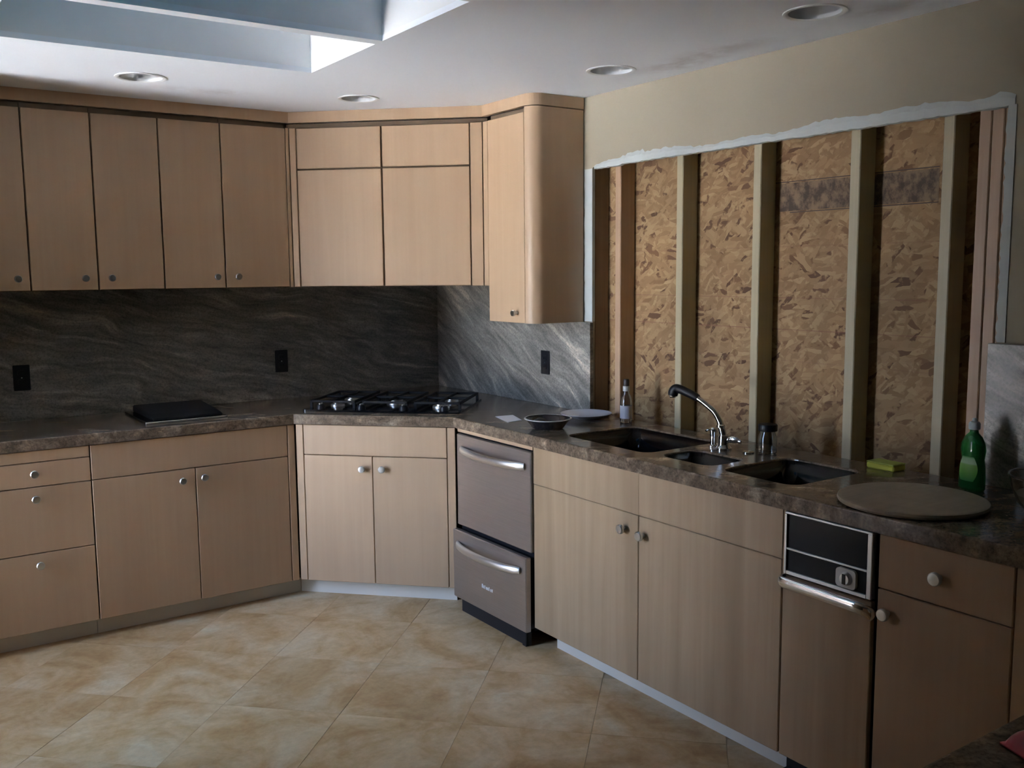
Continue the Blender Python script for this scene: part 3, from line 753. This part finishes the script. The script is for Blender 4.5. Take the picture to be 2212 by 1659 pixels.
# ------------------------------------------------------------------ cooktop
ZW = .9165
cxm, cym = (CA[0]+CB[0])/2, (CA[1]+CB[1])/2
F = frame(cxm, cym, -45, ZW)       # x along the diagonal, y into the corner
t = thing('cooktop', 'black gas cooktop with grates and a row of knobs set across the diagonal corner', 'cooktop', (cxm, cym, ZW))
bm = NB(); prism(bm, rrect(-.40, .40, .085, .60, .02), 0, .008, (), F); obj('glass_top', bm, 'black_gloss', t)
def burner(x, y, rad):
    bm = NB(); lathe(bm, [(0, .008), (rad, .008), (rad*.95, .018), (rad*.7, .020), (rad*.7, .026), (rad*.62, .029), (0, .030)], 24, F @ Matrix.Translation((x, y, 0))); obj('burner', bm, 'steel_bright' if rad > .03 else 'black_iron', t)
for x, y, rr_ in ((-.27, .24, .036), (-.27, .46, .044), (0, .36, .050), (.27, .24, .044), (.27, .46, .036)): burner(x, y, rr_)
def grate(x, y, wx, wy):
    bm = NB(); z1 = .045; b4 = .006
    for xx in (x-wx, x+wx-2*b4): box(bm, xx, xx+2*b4, y-wy, y+wy, z1-.012, z1, .002, F)
    for yy in (y-wy, y-b4, y+wy-2*b4): box(bm, x-wx, x+wx, yy, yy+2*b4, z1-.012, z1, .002, F)
    box(bm, x-b4, x+b4, y-wy, y+wy, z1-.012, z1, .002, F)
    for sx in (-1, 1):
        for sy in (-1, 1): box(bm, x+sx*(wx-b4)-b4, x+sx*(wx-b4)+b4, y+sy*(wy-b4)-b4, y+sy*(wy-b4)+b4, .008, z1-.012, 0, F)
    obj('grate', bm, 'black_iron', t)
grate(-.27, .365, .118, .20); grate(0, .365, .118, .20); grate(.27, .365, .118, .20)
for x in (-.315, -.105, .110, .315):
    K = F @ Matrix.Translation((x, .125, .008)); bm = NB()
    lathe(bm, [(0, 0), (.021, 0), (.021, .006), (.018, .020), (.016, .023), (0, .0235)], 24, K); kn = obj('knob', bm, 'black_plastic', t)
    bm = NB(); box(bm, -.003, .003, -.018, .018, .0235, .030, .001, K); obj('grip', bm, 'nickel', kn)
# black grill module on the left run
t = thing('grill', 'black lidded grill module with thin steel front edge, left of the cooktop', 'grill', (-1.65, -.29, ZW))
bxo('pan', 'black_gloss', t, -1.835, -1.465, -.500, -.085, ZW, ZW+.010, .003)
bxo('front_edge', 'steel_bright', t, -1.837, -1.463, -.508, -.5005, ZW, ZW+.008, .001, None, 'thin bright steel front edge')
bm = NB(); R_ = Matrix(((0, 1, 0, 0), (1, 0, 0, 0), (0, 0, 1, 0), (0, 0, 0, 1)))
prof = [(-.490, ZW+.0102), (-.488, ZW+.020), (-.40, ZW+.030), (-.14, ZW+.046), (-.105, ZW+.040), (-.100, ZW+.0102)]
vs = [[bm.verts.new((x, y, z)) for y, z in prof] for x in (-1.800, -1.480)]
for k in range(len(prof)):
    j = (k+1) % len(prof); bm.faces.new([vs[0][k], vs[0][j], vs[1][j], vs[1][k]])
bm.faces.new(vs[0]); bm.faces.new(vs[1][::-1]); bmesh.ops.recalc_face_normals(bm, faces=bm.faces)
bmesh.ops.bevel(bm, geom=list(bm.edges), offset=.003, segments=2, affect='EDGES')
obj('lid', bm, 'black_iron', t)

# ------------------------------------------------------------------ sink and taps
t = thing('sink', 'black undermount sink with two large bowls and a small middle bowl', 'sink', (-.31, -2.47, .70))
for k, zb in enumerate((.690, .760, .690)):
    bm = NB(); n_ = 24
    loops = []
    for g_, z in ((-.0004, .9095), (-.0022, .9100), (-.0032, .80), (-.006, zb+.03), (-.030, zb)):
        x0, x1, y0, y1 = BOWLS[k]; loops.append([bm.verts.new((p[0], p[1], z)) for p in rrect(x0-g_, x1+g_, y0-g_, y1+g_, max(.02, .045+g_*.6))])
    for a, b_ in zip(loops, loops[1:]):
        for i in range(len(a)): j = (i+1) % len(a); fc = bm.faces.new([a[i], a[j], b_[j], b_[i]]); fc.smooth = True
    bm.faces.new(loops[-1]); bmesh.ops.recalc_face_normals(bm, faces=bm.faces); bmesh.ops.reverse_faces(bm, faces=bm.faces)
    bw = obj('bowl', bm, 'sink', t)
    x0, x1, y0, y1 = BOWLS[k]; cx_, cy__ = (x0+x1)/2, (y0+y1)/2
    bm = NB(); lathe(bm, [(0, .001), (.020, .001), (.030, .003), (.042, .004), (.045, .0005)], 28, Matrix.Translation((cx_, cy__, zb))); obj('drain', bm, 'chrome', bw)
t = thing('faucet', 'chrome pull-out faucet with black spray head behind the middle sink bowl', 'faucet', (-.215, -2.495, .916))
bm = NB(); lathe(bm, [(0, .0005), (.030, .0005), (.030, .006), (.024, .012), (.021, .020), (.020, .050), (.017, .056), (0, .057)], 28, Matrix.Translation((-.215, -2.495, .916))); obj('base', bm, 'chrome', t)
bm = NB(); pth = spline([(-.216, -2.494, .968), (-.219, -2.486, 1.000), (-.221, -2.478, 1.024), (-.228, -2.458, 1.056), (-.240, -2.418, 1.086), (-.249, -2.388, 1.104)], 6)
tube(bm, pth, [.0135-.003*i/(len(pth)-1) for i in range(len(pth))], 18); obj('spout', bm, 'chrome', t)
bm = NB(); lathe(bm, [(.0125, 0), (.0165, .002), (.0165, .010), (.0125, .012)], 20, Matrix.Translation((-.2195, -2.484, .998))); obj('collar', bm, 'chrome', t)
bm = NB(); pth = spline([(-.248, -2.391, 1.1025), (-.258, -2.358, 1.117), (-.270, -2.318, 1.131), (-.276, -2.300, 1.132), (-.279, -2.290, 1.120), (-.280, -2.287, 1.106)], 5)
tube(bm, pth, [.0135, .0148, .0155, .0157, .0158, .016, .0162, .0164, .0166, .0168, .017, .0172, .0175, .018, .0185, .019, .0195, .020, .020, .020, .020, .020, .020, .0195, .019, .0185][:len(pth)], 18); sh = obj('spray_head', bm, 'black_plastic', t, 'black spray head')
bm = NB(); lathe(bm, [(0, 0), (.012, 0), (.013, .002), (.013, .008), (0, .009)], 20, Matrix.Translation((-.280, -2.287, 1.0975))); obj('aerator', bm, 'chrome', sh)
bm = NB(); pth = spline([(-.214, -2.508, .950), (-.211, -2.525, .957), (-.208, -2.550, .958), (-.206, -2.572, .952)], 5)
tube(bm, pth, [.008+.006*math.sin(math.pi*min(1, i/(len(pth)-1)*1.15)) for i in range(len(pth))], 16, .8); obj('lever', bm, 'chrome', t)
t = thing('soap_pump', 'slim chrome post standing left of the faucet on the granite', 'tap', (-.210, -2.437, .916))
bm = NB(); lathe(bm, [(0, .0005), (.018, .0005), (.018, .006), (.0125, .010), (.011, .040), (.0125, .042), (.0125, .060), (.0145, .062), (.0145, .070), (.010, .076), (0, .077)], 24, Matrix.Translation((-.210, -2.437, .916))); obj('post', bm, 'chrome', t)
bm = NB(); tube(bm, [(-.212, -2.437, .984), (-.235, -2.434, .986), (-.246, -2.433, .981)], [.006, .005, .0045], 12); obj('nozzle', bm, 'chrome', t)
bm = NB(); lathe(bm, [(0, .0005), (.021, .0005), (.021, .004), (.017, .007), (0, .008)], 24, Matrix.Translation((-.196, -2.600, .916))); tag(obj('hole_cover', bm, 'chrome'), 'small round chrome hole cover right of the faucet on the granite', 'cap')
t = thing('jar', 'small clear jar with a black lid standing right of the faucet', 'jar', (-.150, -2.650, .916))
GL = glass('clear_glass', (.86, .90, .93), .05)
J = Matrix.Translation((-.150, -2.650, .9165))
bm = NB(); lathe(bm, [(0, 0), (.030, 0), (.034, .004), (.034, .060), (.028, .074), (.026, .084), (.0235, .084), (.0255, .073), (.0315, .059), (.0315, .006), (0, .005)], 28, J); obj('glass_body', bm, GL, t)
bm = NB(); lathe(bm, [(0, .082), (.0225, .082), (.0262, .0845), (.034, .0845), (.035, .088), (.035, .106), (.033, .109), (0, .1095)], 28, J); obj('lid', bm, 'black_plastic', t)

# ------------------------------------------------------------------ things on the worktop
bm = NB(); pts = [(-.448, -1.283), (-.358, -1.298), (-.413, -1.452), (-.501, -1.468)]
prism(bm, pts, ZW, ZW+.0012); tag(obj('paper_sheet', bm, 'paper'), 'small white sheet of paper on the granite left of the black pan', 'paper')
t = thing('pan', 'small round black pan with a pale rim on the granite left of the sink', 'pan', (-.452, -1.702, ZW))
P = Matrix.Translation((-.452, -1.702, ZW))
M['pan_black'] = plain('black_enamel', (.010, .011, .018), .16)
bm = NB(); lathe(bm, [(0, .0003), (.060, .0003), (.068, .004), (.092, .036), (.1000, .0405), (.1010, .0425), (.099, .044), (.089, .040), (.064, .010), (0, .007)], 40, P); obj('bowl', bm, 'pan_black', t)
bm = NB(); lathe(bm, [(.0965, .0436), (.1015, .0418), (.1035, .0425), (.1035, .0445), (.1005, .0462), (.0965, .0455)], 40, P)
bm.faces.ensure_lookup_table(); obj('rim', bm, plain('pale_rim', (.42, .42, .42), .35), t)
def lump(name, label, cat, cx, cy_, cz, sx, sy, sz, mat, seed):
    rnd = random.Random(seed); bm = NB(); bmesh.ops.create_icosphere(bm, subdivisions=3, radius=1.)
    ph = [(rnd.uniform(1.5, 4), rnd.uniform(0, 6)) for _ in range(6)]
    for v in bm.verts:
        c = v.co.copy(); k = 1+.10*math.sin(c.x*ph[0][0]*2+ph[0][1])*math.sin(c.y*ph[1][0]*2+ph[1][1])+.08*math.sin(c.z*ph[2][0]*3+c.x*3+ph[2][1])
        v.co = Vector((cx+c.x*sx*k, cy_+c.y*sy*k, cz+max(c.z, -.8)*sz*k))
    for fc in bm.faces: fc.smooth = True
    return tag(obj(name, bm, mat), label, cat)
lump('scrubber', 'dark scrubbing pad lying in the small black pan', 'scrubber', -.470, -1.668, ZW+.0265, .030, .024, .016, plain('dark_scrubber', (.03, .033, .035), .7), 3)
t = thing('plate', 'pale glass plate overlapping the back of the black pan beside the opening', 'plate', (-.142, -1.580, ZW))
P = Matrix.Translation((-.142, -1.580, ZW))
bm = NB(); lathe(bm, [(0, .0003), (.062, .0003), (.066, .002), (.108, .018), (.118, .0225), (.119, .0245), (.117, .0255), (.106, .0215), (.064, .0060), (0, .0052)], 44, P); obj('plate_body', bm, plain('bluish_white_glass', (.52, .56, .64), .12, 0, .6), t)
# slim clear bottle by the first stud
t = thing('bottle', 'slim clear bottle with pale label and dark cap standing before the reddish stud', 'bottle', (-.075, -1.782, ZW))
P = Matrix.Translation((-.075, -1.782, ZW))
bm = NB(); lathe(bm, [(0, .0003), (.024, .0003), (.0265, .004), (.0265, .095), (.022, .112), (.0135, .130), (.0125, .150), (.0105, .150), (.0115, .129), (.0195, .111), (.0240, .094), (.0240, .006), (0, .004)], 28, P); obj('glass_body', bm, GL, t)
bm = NB(); lathe(bm, [(.0267, .018), (.0274, .0182), (.0274, .076), (.0267, .0762)], 28, P); obj('label_band', bm, plain('pale_label', (.55, .56, .62), .6), t)
bm = NB(); lathe(bm, [(.0128, .140), (.0155, .141), (.0155, .163), (.0128, .164)], 20, P); obj('neck_band', bm, plain('neck_band', (.55, .55, .52), .5), t)
bm = NB(); lathe(bm, [(0, .1505), (.0118, .1505), (.0138, .1645), (.0138, .190), (.011, .194), (0, .1945)], 20, P); obj('cap', bm, plain('dark_cap', (.05, .035, .03), .4), t)
# sponge
bm = NB(); F = frame(-.048, -3.072, -93, ZW)
box(bm, -.054, .054, -.033, .033, .0, .018, .004, F); sp = obj('sponge', bm, plain('yellow_sponge', (.62, .62, .10), .9)); tag(sp, 'yellow-green sponge lying on the granite behind the right sink bowl', 'sponge')
bm = NB(); box(bm, -.054, .054, -.033, .033, .0182, .024, .002, F); obj('scouring_layer', bm, plain('olive_scouring_pad', (.42, .46, .10), .95), sp)
# round board
def board_mat():
    m, n, b = nodes('worn_pale_wood_board')
    f1 = noise(n, coords(n, (6, 60, 6), (0, 0, math.radians(20))), 1, 4); f2 = noise(n, coords(n, (9, 4, 4), (0, 0, .5)), 1, 4, .6)
    c = ramp(n, f1, [(.3, (.36, .31, .245)), (.7, (.42, .37, .295))]); c = mix(n, math_(n, 'MULTIPLY', ramp(n, f2, [(.5, (0, 0, 0)), (.75, (1, 1, 1))]), .5), c, (.27, .21, .16))
    n.links.new(c, b.inputs['Base Color']); b.inputs['Roughness'].default_value = .5; return m
bm = NB(); lathe(bm, [(0, .0003), (.192, .0003), (.202, .004), (.205, .010), (.203, .0165), (.198, .0185), (.190, .0175), (.0, .0175)], 64, Matrix.Translation((-.416, -3.405, ZW))); tag(obj('round_board', bm, board_mat()), 'large round pale worn board lying on the granite right of the sink', 'board')
# dish soap
t = thing('soap_bottle', 'green dish soap bottle with white cap beside the right granite backsplash', 'bottle', (-.112, -3.410, ZW))
GRN = plain('green_soap', (.02, .32, .07), .12); GRN.node_tree.nodes['Principled BSDF'].inputs['Transmission Weight'].default_value = .55
P = Matrix.Translation((-.112, -3.410, ZW)) @ Matrix.Rotation(math.radians(-10), 4, 'Z')
def ov(bm, prof, kx, ky, seg=36):
    vs = lathe(bm, prof, seg)
    for v in vs: v.co = P @ Vector((v.co.x*kx, v.co.y*ky, v.co.z))
bm = NB(); ov(bm, [(0, .0003), (.038, .0003), (.043, .006), (.043, .040), (.041, .075), (.037, .096), (.039, .110), (.041, .125), (.038, .145), (.028, .164), (.015, .176), (.0135, .186), (0, .186)], .62, 1.); obj('bottle_body', bm, GRN, t)
bm = NB(); rows = []
for k in range(15):
    z = .030+.075*k/14; rr_ = .0436 if z < .04 else (.0436-(z-.04)/.035*.0022 if z < .075 else .0414-(z-.075)/.021*.0038 if z < .096 else .0378+(z-.096)/.014*.0018)
    wv = .55+.45*math.sin(math.pi*min(1, max(0, (z-.026)/.083))); row = []
    for q in range(13):
        a = math.pi+math.radians(40)*wv*(q-6)/6*1.25
        row.append(bm.verts.new(P @ Vector((rr_*.62*math.cos(a)-.0005, rr_*math.sin(a)*1.004, z))))
    rows.append(row)
for a, b_ in zip(rows, rows[1:]):
    for q in range(12): fc = bm.faces.new([a[q], a[q+1], b_[q+1], b_[q]]); fc.smooth = True
def soap_label():
    m, n, b = nodes('yellow_green_label')
    g = n.nodes.new('ShaderNodeNewGeometry'); s = n.nodes.new('ShaderNodeSeparateXYZ'); n.links.new(g.outputs['Position'], s.inputs[0])
    k = n.nodes.new('ShaderNodeMapRange'); k.inputs['From Min'].default_value = ZW+.030; k.inputs['From Max'].default_value = ZW+.105; n.links.new(s.outputs[2], k.inputs['Value'])
    n.links.new(ramp(n, k.outputs[0], [(.0, (.03, .26, .05)), (.35, (.16, .44, .07)), (.66, (.22, .48, .12)), (.72, (.42, .62, .40)), (.92, (.36, .60, .34)), (1., (.05, .30, .06))]), b.inputs['Base Color'])
    b.inputs['Roughness'].default_value = .4; return m
obj('product_label', bm, soap_label(), t, 'yellow-green label')
bm = NB(); lathe(bm, [(0, .1862), (.0155, .1862), (.0165, .189), (.0165, .204), (.013, .209), (.007, .211), (.0065, .219), (.0055, .220), (0, .2205)], 24, P); obj('cap', bm, plain('white_cap', (.78, .86, .90), .35), t)
# glass bowl at the frame's edge
t = thing('glass_bowl', 'clear glass bowl cut off by the right edge of the frame on the granite', 'bowl', (-.250, -3.720, ZW))
P = Matrix.Translation((-.250, -3.720, ZW))
bm = NB(); lathe(bm, [(0, .0003), (.055, .0003), (.062, .003), (.090, .035), (.108, .080), (.114, .108), (.1165, .110), (.1165, .114), (.112, .114), (.104, .080), (.086, .037), (.058, .008), (0, .006)], 44, P); obj('bowl_body', bm, glass('amber_tinted_glass', (.93, .84, .68), .04), t)
bm = NB(); lathe(bm, [(0, .0075), (.056, .0085), (.083, .037), (.094, .060), (0, .062)], 36, P); obj('contents', bm, plain('pale_contents', (.62, .63, .66), .6), t)
# red packet on the peninsula
t = thing('packet', 'red packet with a white patch on the peninsula at the bottom right corner', 'packet', (-1.536, -4.362, ZW))
F = frame(-1.536, -4.362, -20, ZW)
bm = NB(); bmesh.ops.create_grid(bm, x_segments=14, y_segments=10, size=1.)
top = list(bm.verts)
for v in top:
    x, y = v.co.x, v.co.y; k = (1-abs(x)**3)*(1-abs(y)**4)
    v.co = Vector((x*.070, y*.048, .004+.030*k**.6+.003*math.sin(x*9+y*4)*k))
ext = bmesh.ops.extrude_face_region(bm, geom=list(bm.faces)); 
for v in [g for g in ext['geom'] if isinstance(g, bmesh.types.BMVert)]: v.co.z = .0005
bmesh.ops.recalc_face_normals(bm, faces=bm.faces)
for fc in bm.faces: fc.smooth = True
for v in bm.verts: v.co = F @ v.co
obj('pouch', bm, plain('red_foil', (.40, .012, .04), .3), t)
bm = NB(); rows = []
for i in range(7):
    row = []
    for j in range(5):
        x, y = -.55+.6*i/6, -.45+.5*j/4; k = (1-abs(x)**3)*(1-abs(y)**4); row.append(bm.verts.new(F @ Vector((x*.070, y*.048, .0055+.030*k**.6+.003*math.sin(x*9+y*4)*k))))
    rows.append(row)
for a, b_ in zip(rows, rows[1:]):
    for q in range(4): bm.faces.new([a[q], b_[q], b_[q+1], a[q+1]])
obj('white_patch', bm, 'white_plastic', t, 'white patch')

for o in SC.objects:
    if '_base' in o: del o['_base']
